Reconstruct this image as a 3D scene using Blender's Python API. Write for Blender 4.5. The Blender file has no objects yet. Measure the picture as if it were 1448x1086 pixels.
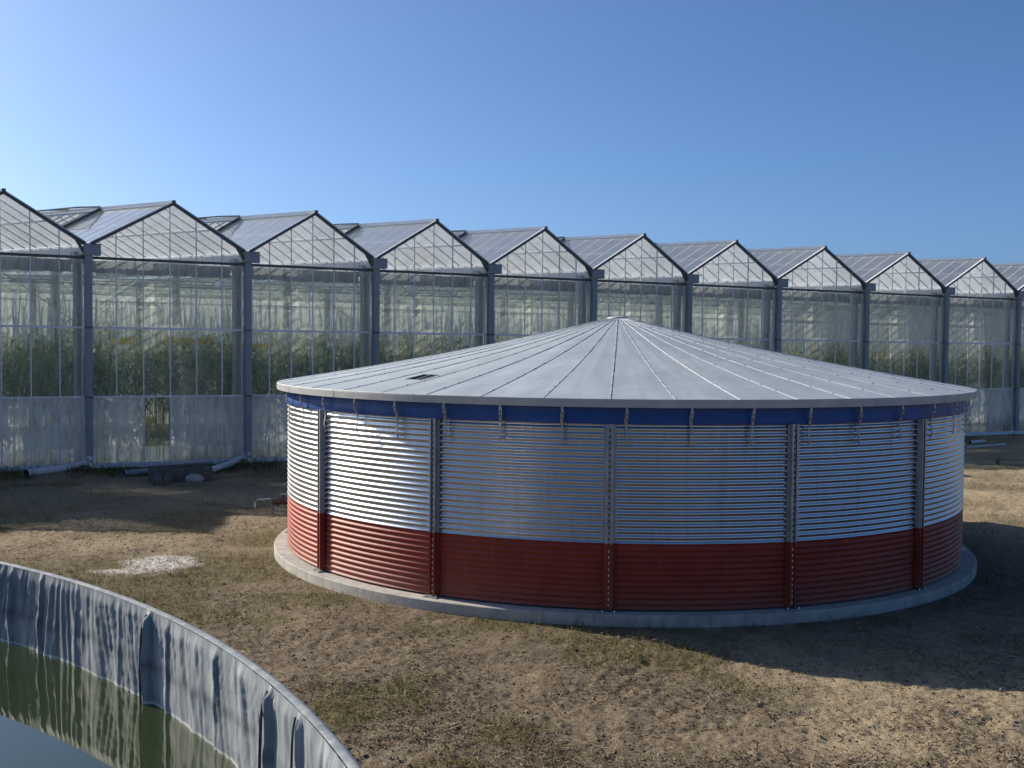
import bpy, math, random
import numpy as np
from mathutils import Matrix, Vector
random.seed(7); rng = np.random.default_rng(7)
R = math.radians
scene = bpy.context.scene
col = scene.collection

# ------------------------------------------------------------------ helpers
class MB:
    """collects shapes, links them as ONE mesh object"""
    def __init__(s): s.v = []; s.f = []; s.m = []
    def add(s, verts, faces, mi=0):
        o = len(s.v); s.v.extend([tuple(p) for p in verts])
        s.f.extend([tuple(i + o for i in f) for f in faces]); s.m.extend([mi] * len(faces))
    def frame_box(s, c, ax, ay, az, mi=0):
        c, ax, ay, az = map(np.asarray, (c, ax, ay, az))
        vs = [c + i * ax + j * ay + k * az for i in (-1, 1) for j in (-1, 1) for k in (-1, 1)]
        s.add(vs, [(0, 1, 3, 2), (4, 6, 7, 5), (0, 4, 5, 1), (2, 3, 7, 6), (0, 2, 6, 4), (1, 5, 7, 3)], mi)
    def bar(s, a, b, w, h, up=(0, 0, 1), mi=0):
        """box from a to b, w across, h along up"""
        a, b, up = np.asarray(a, float), np.asarray(b, float), np.asarray(up, float)
        d = b - a; L = np.linalg.norm(d); d /= L
        if abs(d @ up) > .95: up = np.array([1., 0, 0])
        x = np.cross(d, up); x /= np.linalg.norm(x); u = np.cross(x, d)
        s.frame_box((a + b) / 2, d * L / 2, x * w / 2, u * h / 2, mi)
    def tube(s, pts, r, n=8, mi=0, cap=True):
        pts = [np.asarray(p, float) for p in pts]; rings = []
        for i, p in enumerate(pts):
            d = pts[min(i + 1, len(pts) - 1)] - pts[max(i - 1, 0)]; d /= np.linalg.norm(d)
            u = np.array([0, 0, 1.]) if abs(d[2]) < .9 else np.array([1., 0, 0])
            x = np.cross(d, u); x /= np.linalg.norm(x); y = np.cross(x, d)
            rr = r[i] if hasattr(r, '__len__') else r
            rings.append([p + rr * (math.cos(2 * math.pi * k / n) * x + math.sin(2 * math.pi * k / n) * y) for k in range(n)])
        vs = [p for q in rings for p in q]; fs = []
        for i in range(len(pts) - 1):
            for k in range(n):
                k2 = (k + 1) % n; fs.append((i * n + k, i * n + k2, (i + 1) * n + k2, (i + 1) * n + k))
        if cap: fs += [tuple(range(n))[::-1], tuple((len(pts) - 1) * n + k for k in range(n))]
        s.add(vs, fs, mi)
    def quad(s, a, b, c, d, mi=0): s.add([a, b, c, d], [(0, 1, 2, 3)], mi)
    def build(s, name, mats, parent=None, smooth=False, loc=(0, 0, 0)):
        me = bpy.data.meshes.new(name); me.from_pydata(s.v, [], s.f); me.update()
        if not isinstance(mats, (list, tuple)): mats = [mats]
        for m in mats: me.materials.append(m)
        me.polygons.foreach_set('material_index', s.m)
        if smooth: me.polygons.foreach_set('use_smooth', [True] * len(me.polygons))
        return link(name, me, parent, loc)

def link(name, me, parent=None, loc=(0, 0, 0)):
    o = bpy.data.objects.new(name, me); o.location = loc; col.objects.link(o)
    if parent is not None: o.parent = parent
    return o
def grid_mesh(name, V, mats, parent=None, smooth=True, closed=False, faces=None, attrs=None, loc=(0, 0, 0)):
    """V: (rows, cols, 3)"""
    nr, nc = V.shape[:2]
    I = np.arange(nr * nc).reshape(nr, nc)
    if closed: I = np.concatenate([I, I[:, :1]], 1)
    F = np.stack([I[:-1, :-1], I[:-1, 1:], I[1:, 1:], I[1:, :-1]], -1).reshape(-1, 4)
    if faces is not None: F = F[faces]
    return np_mesh(name, V.reshape(-1, 3), F, mats, parent, smooth, attrs, loc)
def np_mesh(name, V, F, mats, parent=None, smooth=False, attrs=None, loc=(0, 0, 0), midx=None):
    me = bpy.data.meshes.new(name); k = F.shape[1]
    me.vertices.add(len(V)); me.vertices.foreach_set('co', V.astype(np.float32).ravel())
    me.loops.add(F.size); me.loops.foreach_set('vertex_index', F.astype(np.int32).ravel())
    me.polygons.add(len(F)); me.polygons.foreach_set('loop_start', np.arange(0, F.size, k, dtype=np.int32))
    me.update(calc_edges=True)
    if not isinstance(mats, (list, tuple)): mats = [mats]
    for m in mats: me.materials.append(m)
    if midx is not None: me.polygons.foreach_set('material_index', midx.astype(np.int32))
    me.polygons.foreach_set('use_smooth', np.full(len(F), smooth))
    for n, a in (attrs or {}).items():
        at = me.attributes.new(n, 'FLOAT', 'POINT'); at.data.foreach_set('value', a.astype(np.float32).ravel())
    me.validate()
    return link(name, me, parent, loc)
def tag(o, label=None, cat=None, group=None, kind=None):
    for k, v in (('label', label), ('category', cat), ('group', group), ('kind', kind)):
        if v: o[k] = v
    return o
def empty(name, loc, label, cat, group=None):
    o = bpy.data.objects.new(name, None); o.location = loc; o.empty_display_size = .3; col.objects.link(o)
    return tag(o, label, cat, group)

def vnoise(x, y, seed=0):
    x = np.asarray(x, float); y = np.asarray(y, float)
    xi = np.floor(x).astype(np.int64); yi = np.floor(y).astype(np.int64); fx = x - xi; fy = y - yi
    fx = fx * fx * fx * (fx * (fx * 6 - 15) + 10); fy = fy * fy * fy * (fy * (fy * 6 - 15) + 10)
    def h(a, b):
        n = (a * 374761393 + b * 668265263 + seed * 1442695041) & 0xffffffff
        n = ((n ^ (n >> 13)) * 1274126177) & 0xffffffff
        n = ((n ^ (n >> 16)) * 2246822519) & 0xffffffff
        return ((n ^ (n >> 15)) & 0xffff) / 65535.
    a = h(xi, yi); b = h(xi + 1, yi); c = h(xi, yi + 1); d = h(xi + 1, yi + 1)
    return (a * (1 - fx) + b * fx) * (1 - fy) + (c * (1 - fx) + d * fx) * fy
def fbm(x, y, o=4, seed=0):
    r = 0; a = .5; t = 0
    for i in range(o):
        r = r + a * vnoise(x * 2 ** i + 17 * i, y * 2 ** i - 9 * i, seed + i); t += a; a *= .5
    return r / t
def sstep(a, b, x):
    t = np.clip((x - a) / (b - a), 0, 1); return t * t * (3 - 2 * t)

# ------------------------------------------------------------------ materials
def new_mat(name):
    m = bpy.data.materials.new(name); m.use_nodes = True
    nt = m.node_tree; nt.nodes.clear()
    out = nt.nodes.new('ShaderNodeOutputMaterial')
    return m, nt, out
def N(nt, t, **kw):
    n = nt.nodes.new(t)
    for k, v in kw.items():
        if k in ('ins',):
            for a, b in v.items(): n.inputs[a].default_value = b
        else: setattr(n, k, v)
    return n
def L(nt, a, b): nt.links.new(a, b)
def noise(nt, vec, scale, detail=4, rough=.55):
    n = N(nt, 'ShaderNodeTexNoise', ins={'Scale': scale, 'Detail': detail, 'Roughness': rough})
    L(nt, vec, n.inputs['Vector']); return n.outputs['Fac']
def ramp(nt, fac, stops):
    r = N(nt, 'ShaderNodeValToRGB'); e = r.color_ramp.elements
    while len(e) < len(stops): e.new(.5)
    for el, (p, c) in zip(e, stops):
        el.position = p; el.color = (*c, 1) if len(c) == 3 else c
    L(nt, fac, r.inputs['Fac']); return r.outputs['Color']
def mixc(nt, fac, a, b, mode='MIX'):
    m = N(nt, 'ShaderNodeMix', data_type='RGBA', blend_type=mode)
    for s, v in ((m.inputs[0], fac), (m.inputs[6], a), (m.inputs[7], b)):
        if hasattr(v, 'is_output'): L(nt, v, s)
        else: s.default_value = v if not isinstance(v, tuple) else ((*v, 1) if len(v) == 3 else v)
    return m.outputs[2]
def coords(nt, scale=(1, 1, 1)):
    t = N(nt, 'ShaderNodeTexCoord'); mp = N(nt, 'ShaderNodeMapping'); mp.inputs['Scale'].default_value = scale
    L(nt, t.outputs['Object'], mp.inputs['Vector']); return mp.outputs['Vector']
def principled(nt, out, **kw):
    b = N(nt, 'ShaderNodeBsdfPrincipled')
    for k, v in kw.items():
        k = k.replace('_', ' ')
        if hasattr(v, 'is_output'): L(nt, v, b.inputs[k])
        else: b.inputs[k].default_value = (*v, 1) if isinstance(v, tuple) and len(v) == 3 else v
    L(nt, b.outputs[0], out.inputs[0]); return b
def bump(nt, h, strength=.3, dist=.01, normal=None):
    b = N(nt, 'ShaderNodeBump', ins={'Strength': strength, 'Distance': dist}); L(nt, h, b.inputs['Height'])
    if normal is not None: L(nt, normal, b.inputs['Normal'])
    return b.outputs['Normal']
def surf(name, c1, c2, scale=3, rough=.5, metallic=0., bs=.1, bd=.01, stretch=(1, 1, 1), r2=None, detail=6):
    """two-tone weathered surface"""
    m, nt, out = new_mat(name); v = coords(nt, stretch)
    f = noise(nt, v, scale, detail); f2 = noise(nt, v, scale * 9, 3)
    c = ramp(nt, f, [(.3, c1), (.7, c2)])
    rr = N(nt, 'ShaderNodeMapRange', ins={'To Min': rough, 'To Max': r2 if r2 else rough + .12}); L(nt, f2, rr.inputs[0])
    principled(nt, out, Base_Color=c, Roughness=rr.outputs[0], Metallic=metallic, Normal=bump(nt, f2, bs, bd))
    return m

M = {}
def galvanised():
    m, nt, out = new_mat('galvanised_corrugated_sheet'); v = coords(nt)
    f = noise(nt, v, 1.3, 4); sp = N(nt, 'ShaderNodeTexVoronoi', ins={'Scale': 55.}); L(nt, v, sp.inputs['Vector'])
    st = noise(nt, coords(nt, (5, 5, .35)), 1.5, 5)
    c = ramp(nt, sp.outputs['Color'], [(.0, (.53, .545, .555)), (1, (.63, .64, .645))])
    c = mixc(nt, ramp(nt, st, [(.52, (0, 0, 0)), (.75, (.5, .5, .5))]), c, (.40, .38, .35))
    rr = N(nt, 'ShaderNodeMapRange', ins={'To Min': .25, 'To Max': .38}); L(nt, f, rr.inputs[0])
    principled(nt, out, Base_Color=c, Metallic=1., Roughness=rr.outputs[0], Normal=bump(nt, noise(nt, coords(nt, (1, 1, .3)), 3, 2), .05, .03))
    return m
M['galv'] = galvanised()
def red_paint():
    m, nt, out = new_mat('dark_red_painted_sheet'); v = coords(nt)
    f = noise(nt, v, 1.2, 6); f2 = noise(nt, v, 11, 4); st = noise(nt, coords(nt, (5, 5, .4)), 1.6, 5, .65)
    c = ramp(nt, f, [(.3, (.225, .024, .011)), (.7, (.29, .038, .017))])
    c = mixc(nt, ramp(nt, st, [(.54, (0, 0, 0)), (.72, (.45, .45, .45))]), c, (.30, .075, .05))       # chalky run marks
    tc = N(nt, 'ShaderNodeTexCoord'); sx = N(nt, 'ShaderNodeSeparateXYZ'); L(nt, tc.outputs['Object'], sx.inputs[0])
    ad = N(nt, 'ShaderNodeMath', operation='MULTIPLY_ADD'); L(nt, noise(nt, v, 4, 5, .7), ad.inputs[0]); ad.inputs[1].default_value = -.9; L(nt, sx.outputs[2], ad.inputs[2])
    ms = N(nt, 'ShaderNodeMapRange', ins={'From Min': -.2, 'From Max': .25, 'To Min': .35, 'To Max': 0.}); L(nt, ad.outputs[0], ms.inputs[0])
    c = mixc(nt, ms.outputs[0], c, (.17, .10, .065))                                              # mud splashed on the foot of the wall
    rr = N(nt, 'ShaderNodeMapRange', ins={'To Min': .42, 'To Max': .62}); L(nt, f2, rr.inputs[0])
    principled(nt, out, Base_Color=c, Roughness=rr.outputs[0], Specular_IOR_Level=.4, Normal=bump(nt, f2, .06, .01))
    return m
M['red'] = red_paint()
M['steel'] = surf('dull_galvanised_steel', (.30, .31, .32), (.44, .45, .46), 6, .4, .7, .1, .005)
M['slot'] = surf('dark_slot', (.015, .015, .018), (.03, .03, .032), 9, .7)
M['bright'] = surf('bright_zinc', (.6, .6, .6), (.8, .8, .79), 9, .35, .6)
M['blue'] = surf('blue_tarpaulin', (.001, .042, .19), (.002, .065, .29), 3, .4, 0, .25, .02, (1, 1, 2.5))
def concrete():
    m, nt, out = new_mat('grey_concrete'); v = coords(nt)
    f = noise(nt, v, 2.2, 6); f2 = noise(nt, v, 14, 5, .7); st = noise(nt, coords(nt, (3, 3, .5)), 1.7, 5, .7)
    c = ramp(nt, f, [(.3, (.32, .30, .265)), (.7, (.47, .445, .40))])
    c = mixc(nt, ramp(nt, st, [(.50, (0, 0, 0)), (.7, (.7, .7, .7))]), c, (.19, .17, .14))
    c = mixc(nt, ramp(nt, f2, [(.60, (0, 0, 0)), (.68, (.5, .5, .5))]), c, (.24, .22, .19))
    principled(nt, out, Base_Color=c, Roughness=.88, Normal=bump(nt, f2, .5, .012))
    return m
M['concrete'] = concrete()
def roof_metal():
    m, nt, out = new_mat('weathered_zinc_roof'); v = coords(nt)
    f = noise(nt, v, .7, 6, .6); f2 = noise(nt, v, 3.5, 5, .7); wn = noise(nt, v, 1.6, 2)
    # run-off streaks that follow the slope
    tc = N(nt, 'ShaderNodeTexCoord'); sx = N(nt, 'ShaderNodeSeparateXYZ'); L(nt, tc.outputs['Object'], sx.inputs[0])
    at = N(nt, 'ShaderNodeMath', operation='ARCTAN2'); L(nt, sx.outputs[1], at.inputs[0]); L(nt, sx.outputs[0], at.inputs[1])
    ln_ = N(nt, 'ShaderNodeVectorMath', operation='LENGTH'); L(nt, tc.outputs['Object'], ln_.inputs[0])
    cx = N(nt, 'ShaderNodeCombineXYZ'); L(nt, at.outputs[0], cx.inputs[0])
    lm = N(nt, 'ShaderNodeMath', operation='MULTIPLY'); L(nt, ln_.outputs['Value'], lm.inputs[0]); lm.inputs[1].default_value = .035; L(nt, lm.outputs[0], cx.inputs[1])
    streak = noise(nt, cx.outputs[0], 16., 6, .65)
    c = ramp(nt, f, [(.3, (.37, .425, .445)), (.55, (.44, .49, .505)), (.75, (.51, .55, .56))])
    c = mixc(nt, ramp(nt, f2, [(.62, (0, 0, 0)), (.72, (.35, .35, .35))]), c, (.55, .565, .57))
    c = mixc(nt, ramp(nt, streak, [(.42, (.4, .4, .4)), (.56, (0, 0, 0))]), c, (.33, .355, .36)); c = mixc(nt, ramp(nt, streak, [(.60, (0, 0, 0)), (.75, (.35, .35, .35))]), c, (.62, .63, .63))
    rr = N(nt, 'ShaderNodeMapRange', ins={'To Min': .46, 'To Max': .6}); L(nt, f2, rr.inputs[0])
    principled(nt, out, Base_Color=c, Metallic=.25, Roughness=rr.outputs[0], Normal=bump(nt, wn, .3, .06))
    return m
M['roof'] = roof_metal()
M['seam'] = surf('roof_seam_metal', (.38, .40, .42), (.56, .58, .60), 8, .6, .15)
M['trim'] = surf('eave_trim_metal', (.36, .36, .35), (.46, .455, .44), 2.5, .5, .35, .15, .01)
M['black'] = surf('fold_shade_black', (.03, .033, .038), (.055, .06, .065), 8, .6)  # near-black colour for the painted fold shade on the open tank's liner
M['pvc'] = surf('white_plastic_pipe', (.50, .50, .48), (.66, .66, .64), 5, .45)
M['pvc_grey'] = surf('grey_plastic_pipe', (.22, .24, .26), (.34, .36, .38), 5, .5)
M['rust'] = surf('rusty_steel', (.08, .06, .05), (.16, .12, .10), 12, .7, .3)
M['darkblock'] = surf('dark_wet_concrete', (.07, .07, .07), (.15, .145, .14), 6, .8, 0, .4, .02)
M['stone'] = surf('pale_stone', (.25, .25, .25), (.36, .36, .36), 6, .7, 0, .4, .02)
M['yellow'] = surf('yellow_film', (.68, .44, .03), (.85, .58, .05), 3, .5)
# greenhouse metals
M['alu'] = surf('aluminium_glazing_bar', (.58, .6, .61), (.74, .75, .76), 5, .4, .15)
M['pipe'] = surf('blue_grey_downpipe', (.20, .235, .26), (.26, .29, .31), 2, .45, .2, .08, .01, (1, 1, .3))
M['dark'] = surf('dark_bronze_bar', (.06, .065, .07), (.11, .115, .12), 4, .5, .2)
M['column'] = surf('grey_steel_column', (.40, .43, .42), (.50, .53, .51), 3, .55, .2)
M['white'] = surf('white_painted_metal', (.68, .69, .70), (.78, .79, .80), 3, .4, 0)
M['screen'] = surf('grey_folded_screen', (.20, .21, .20), (.36, .37, .35), 2.5, .8, 0, .5, .03, (3, 3, .5))
M['floorcloth'] = surf('white_floor_cloth', (.7, .7, .68), (.8, .8, .78), 1, .8)

def glass_mat(name, haze, tint=(.88, .93, .91), trans_col=(.8, .85, .82), lo=.4, hi=.7, scale=1.2, mn=.0, gloss=.35, stretch=(1, 1, 1), translucent=.5, blur=0., brough=.12, splash=False):
    """thin pane: clear transmission + mirror reflection + a film of dust or whitewash (haze: max cover)"""
    m, nt, out = new_mat(name); v = coords(nt, stretch)
    tr = N(nt, 'ShaderNodeBsdfTransparent'); tr.inputs[0].default_value = (*tint, 1)
    if blur:
        rf_ = N(nt, 'ShaderNodeBsdfRefraction', ins={'IOR': 1.04, 'Roughness': brough}); rf_.inputs[0].default_value = (*tint, 1)
        bm = N(nt, 'ShaderNodeMixShader'); bm.inputs[0].default_value = blur
        L(nt, tr.outputs[0], bm.inputs[1]); L(nt, rf_.outputs[0], bm.inputs[2]); tr = bm
    gl = N(nt, 'ShaderNodeBsdfGlossy'); gl.inputs['Roughness'].default_value = .03
    L(nt, bump(nt, noise(nt, v, .8, 2), .04, .05), gl.inputs['Normal'])
    fr = N(nt, 'ShaderNodeFresnel', ins={'IOR': 1.5})
    fm = N(nt, 'ShaderNodeMath', operation='MULTIPLY'); L(nt, fr.outputs[0], fm.inputs[0]); fm.inputs[1].default_value = gloss
    a = N(nt, 'ShaderNodeMixShader'); L(nt, fm.outputs[0], a.inputs[0]); L(nt, tr.outputs[0], a.inputs[1]); L(nt, gl.outputs[0], a.inputs[2])
    df = N(nt, 'ShaderNodeBsdfDiffuse'); df.inputs[0].default_value = (*trans_col, 1)
    tl = N(nt, 'ShaderNodeBsdfTranslucent'); tl.inputs[0].default_value = (*trans_col, 1)
    h = N(nt, 'ShaderNodeMixShader'); h.inputs[0].default_value = translucent
    L(nt, df.outputs[0], h.inputs[1]); L(nt, tl.outputs[0], h.inputs[2])
    if splash:      # soil splashed up from the ground
        tc = N(nt, 'ShaderNodeTexCoord'); sx = N(nt, 'ShaderNodeSeparateXYZ'); L(nt, tc.outputs['Object'], sx.inputs[0])
        ad = N(nt, 'ShaderNodeMath', operation='MULTIPLY_ADD'); L(nt, noise(nt, coords(nt, (1, 1, .3)), 3.5, 5, .7), ad.inputs[0]); ad.inputs[1].default_value = -1.6; L(nt, sx.outputs[2], ad.inputs[2])
        ms = N(nt, 'ShaderNodeMapRange', ins={'From Min': -.75, 'From Max': .1, 'To Min': .75, 'To Max': 0.}); L(nt, ad.outputs[0], ms.inputs[0])
        cc = mixc(nt, ms.outputs[0], trans_col, (.20, .17, .13)); L(nt, cc, df.inputs[0]); L(nt, cc, tl.inputs[0])
    f = noise(nt, v, scale, 6, .65)
    mr = N(nt, 'ShaderNodeMapRange', ins={'From Min': lo, 'From Max': hi, 'To Min': mn, 'To Max': haze}); L(nt, f, mr.inputs[0])
    b = N(nt, 'ShaderNodeMixShader'); L(nt, mr.outputs[0], b.inputs[0]); L(nt, a.outputs[0], b.inputs[1]); L(nt, h.outputs[0], b.inputs[2])
    L(nt, b.outputs[0], out.inputs[0]); return m
M['glass'] = glass_mat('clear_greenhouse_glass', .34, mn=.17, scale=5., stretch=(1, 1, .25), trans_col=(.80, .84, .74), blur=.35, brough=.07)
M['glass_mid'] = glass_mat('dusty_greenhouse_glass', .46, mn=.26, scale=5., stretch=(1, 1, .2), blur=.92, brough=.22, translucent=.6, trans_col=(.78, .8, .77))
M['glass_low'] = glass_mat('whitewashed_glass', .90, lo=.34, hi=.56, scale=3.2, mn=.55, trans_col=(.90, .93, .93), translucent=.55, stretch=(1.6, 1.6, .4), blur=.6, brough=.2, splash=True)
M['glass_gable'] = glass_mat('gable_glass', .18, mn=.08, tint=(.94, .96, .97), trans_col=(.88, .92, .95), translucent=.6)
M['glass_roof'] = glass_mat('whitewashed_roof_glass', .62, mn=.42, lo=.3, hi=.7, scale=.6, tint=(.93, .96, .98), trans_col=(.93, .96, .97), translucent=.8, gloss=1.)
M['glass_back'] = glass_mat('white_diffusing_sheet', .97, mn=.86, trans_col=(.40, .43, .39), translucent=.42, scale=.7)
M['curtain'] = glass_mat('woven_shade_curtain', .52, mn=.30, trans_col=(.36, .38, .36), translucent=.5, gloss=.1, scale=.5, stretch=(1, 4, 1))

def leaf_mat(name, cols, tl=.35, spec=.5, rough=.45):
    m, nt, out = new_mat(name)
    at = N(nt, 'ShaderNodeAttribute', attribute_name='tone')
    c = ramp(nt, at.outputs['Fac'], cols)
    b = N(nt, 'ShaderNodeBsdfPrincipled', ins={'Roughness': rough, 'Specular IOR Level': spec}); L(nt, c, b.inputs['Base Color'])
    t = N(nt, 'ShaderNodeBsdfTranslucent'); L(nt, c, t.inputs[0])
    x = N(nt, 'ShaderNodeMixShader'); x.inputs[0].default_value = tl
    L(nt, b.outputs[0], x.inputs[1]); L(nt, t.outputs[0], x.inputs[2]); L(nt, x.outputs[0], out.inputs[0])
    return m
M['crop'] = leaf_mat('crop_leaf', [(0, (.08, .14, .05)), (.5, (.17, .27, .10)), (.8, (.28, .38, .16)), (.95, (.42, .48, .25)), (.985, (.42, .42, .16)), (1, (.62, .46, .05))], .5)
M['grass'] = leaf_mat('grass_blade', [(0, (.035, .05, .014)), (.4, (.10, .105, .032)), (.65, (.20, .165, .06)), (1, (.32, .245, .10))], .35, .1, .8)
M['straw'] = leaf_mat('dry_straw', [(0, (.04, .03, .021)), (.4, (.15, .115, .078)), (.75, (.30, .24, .165)), (1, (.48, .41, .31))], .1, .05, .95)

def ground_mat():
    m, nt, out = new_mat('dry_earth_ground'); v = coords(nt)
    g = N(nt, 'ShaderNodeAttribute', attribute_name='grass').outputs['Fac']
    li = N(nt, 'ShaderNodeAttribute', attribute_name='lime').outputs['Fac']
    dr = N(nt, 'ShaderNodeAttribute', attribute_name='dry').outputs['Fac']
    n1 = noise(nt, v, .35, 6, .6); n2 = noise(nt, v, 2.6, 6, .7); n3 = noise(nt, v, 14, 5, .75); n4 = noise(nt, v, 45, 3, .7)
    c = ramp(nt, n2, [(.25, (.125, .095, .062)), (.5, (.215, .168, .113)), (.72, (.31, .25, .17))])
    c = mixc(nt, ramp(nt, n3, [(.36, (.75, .75, .75)), (.5, (0, 0, 0))]), c, (.055, .038, .026))
    c = mixc(nt, ramp(nt, n4, [(.56, (0, 0, 0)), (.72, (.6, .6, .6))]), c, (.30, .235, .165))
    c = mixc(nt, dr, c, mixc(nt, n3, (.31, .245, .155), (.54, .44, .295)))
    c = mixc(nt, ramp(nt, n1, [(.35, (0, 0, 0)), (.7, (.5, .5, .5))]), c, (.155, .12, .085))
    gm = N(nt, 'ShaderNodeMath', operation='MULTIPLY'); L(nt, g, gm.inputs[0]); L(nt, ramp(nt, n3, [(.3, (.2, .2, .2)), (.6, (.8, .8, .8))]), gm.inputs[1])
    c = mixc(nt, gm.outputs[0], c, (.12, .105, .045))
    lm = N(nt, 'ShaderNodeMath', operation='MULTIPLY'); L(nt, li, lm.inputs[0]); L(nt, ramp(nt, n3, [(.38, (.1, .1, .1)), (.56, (1, 1, 1))]), lm.inputs[1])
    c = mixc(nt, lm.outputs[0], c, (.62, .60, .57))
    vo = N(nt, 'ShaderNodeTexVoronoi', ins={'Scale': 9.}); L(nt, v, vo.inputs['Vector'])
    b1 = bump(nt, n3, .9, .05); b2 = bump(nt, n4, .7, .02, b1); b3 = bump(nt, vo.outputs['Distance'], .35, .03, b2)
    principled(nt, out, Base_Color=c, Roughness=.95, Normal=b3, Specular_IOR_Level=.1)
    return m
M['ground'] = ground_mat()
def water_mat():
    m, nt, out = new_mat('still_green_water'); v = coords(nt)
    principled(nt, out, Base_Color=ramp(nt, noise(nt, v, .5, 3), [(.3, (.020, .030, .010)), (.7, (.027, .038, .013))]), Roughness=.015, IOR=1.5, Normal=bump(nt, noise(nt, v, 1.2, 2), .02, .02))
    return m
M['water'] = water_mat()
def liner_mat():
    m, nt, out = new_mat('silver_blue_liner'); v = coords(nt)
    st = noise(nt, coords(nt, (6, 6, .7)), 2.2, 6, .6); f = noise(nt, v, 7, 4)
    c = ramp(nt, st, [(.3, (.14, .16, .18)), (.5, (.235, .255, .27)), (.72, (.38, .395, .40))])
    tc = N(nt, 'ShaderNodeTexCoord'); sx = N(nt, 'ShaderNodeSeparateXYZ'); L(nt, tc.outputs['Object'], sx.inputs[0])
    # old water mark: a dirty band half way down the exposed liner
    ad = N(nt, 'ShaderNodeMath', operation='ADD'); L(nt, sx.outputs[2], ad.inputs[0])
    mm = N(nt, 'ShaderNodeMath', operation='MULTIPLY'); L(nt, noise(nt, v, 2.5, 4), mm.inputs[0]); mm.inputs[1].default_value = .12; L(nt, mm.outputs[0], ad.inputs[1])
    mr = N(nt, 'ShaderNodeMapRange', ins={'From Min': 3.03, 'From Max': 3.63}); L(nt, ad.outputs[0], mr.inputs[0])
    bb = ramp(nt, mr.outputs[0], [(.0, (.15, .15, .15)), (.06, (.5, .5, .5)), (.1, (.1, .1, .1)), (.36, (.12, .12, .12)), (.44, (.75, .75, .75)), (.52, (.2, .2, .2)), (.8, (.1, .1, .1))])
    c = mixc(nt, bb, c, (.10, .115, .13))
    m3 = N(nt, 'ShaderNodeMapRange', ins={'From Min': 3.03, 'From Max': 3.055, 'To Min': 1., 'To Max': 0.}); L(nt, sx.outputs[2], m3.inputs[0])
    c = mixc(nt, ramp(nt, m3.outputs[0], [(.3, (0, 0, 0)), (.5, (.8, .8, .8))]), c, (.5, .5, .47))   # dried scum line at the water's edge
    principled(nt, out, Base_Color=c, Roughness=.68, Specular_IOR_Level=.3, Normal=bump(nt, f, .25, .015))
    return m
M['liner'] = liner_mat()

# ------------------------------------------------------------------ camera, light, sky
F = 1587.7
cam = bpy.data.cameras.new('camera'); camo = bpy.data.objects.new('camera', cam); col.objects.link(camo)
cam.sensor_width = 36; cam.lens = F / 1448 * 36; cam.clip_start = .05; cam.clip_end = 9000
pitch = math.atan((543 - 481.34) / F)
camo.matrix_world = Matrix.Translation((0, 0, 5)) @ Matrix.Rotation(math.pi / 2 - pitch, 4, 'X') @ Matrix.Rotation(.0081, 4, 'Z')
scene.camera = camo
SUN_AZ, SUN_EL = R(-31.3), R(28.5)          # direction the light travels on the ground, and its height
sd = Vector((math.cos(SUN_AZ) * math.cos(SUN_EL), math.sin(SUN_AZ) * math.cos(SUN_EL), -math.sin(SUN_EL)))
sun = bpy.data.lights.new('sun', 'SUN'); sun.energy = 5.0; sun.angle = R(.55); sun.color = (1, .91, .77)
suno = bpy.data.objects.new('sun', sun); col.objects.link(suno); suno.rotation_euler = sd.to_track_quat('-Z', 'Y').to_euler(); suno.location = (-30, 30, 40)
w = bpy.data.worlds.new('World'); scene.world = w; w.use_nodes = True
nt = w.node_tree; bg = nt.nodes['Background']
sky = nt.nodes.new('ShaderNodeTexSky'); sky.sky_type = 'NISHITA'; sky.sun_disc = False
sky.sun_elevation = SUN_EL; sky.sun_rotation = math.atan2(-sd.x, -sd.y)
sky.air_density = .62; sky.dust_density = 2.5; sky.ozone_density = 8.2; sky.altitude = 500
tint = nt.nodes.new('ShaderNodeMix'); tint.data_type = 'RGBA'; tint.blend_type = 'MULTIPLY'; tint.inputs[0].default_value = 1
tint.inputs[7].default_value = (.97, 1.03, .99, 1)      # clean blue rather than violet air
nt.links.new(sky.outputs[0], tint.inputs[6]); nt.links.new(tint.outputs[2], bg.inputs[0]); bg.inputs[1].default_value = .1
scene.view_settings.view_transform = 'Standard'; scene.view_settings.look = 'None'
scene.view_settings.exposure = .56; scene.view_settings.gamma = 1
scene.cycles.transparent_max_bounces = 24; scene.cycles.max_bounces = 8

# ------------------------------------------------------------------ layout frames
TC = np.array([2.602, 27.757])                     # roofed tank centre
td = -TC / np.hypot(*TC); tn = np.array([-td[1], td[0]])
def tp(deg, r, z=0., c=(0, 0)):
    a = math.radians(deg); q = r * (math.cos(a) * td + math.sin(a) * tn)
    return np.array([c[0] + q[0], c[1] + q[1], z])
GP = np.array([-16.09, 42.63])                     # greenhouse: foot of one wall post
wd = np.array([.8851, .4653]); wd /= np.hypot(*wd); wn = np.array([wd[1], -wd[0]])
rd = np.array([-.837, .547]); rd /= np.hypot(*rd)
SLOPE = -.0065
def W(s, t, z): return np.array([s * wd[0] + t * rd[0], s * wd[1] + t * rd[1], z + SLOPE * s])

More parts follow.
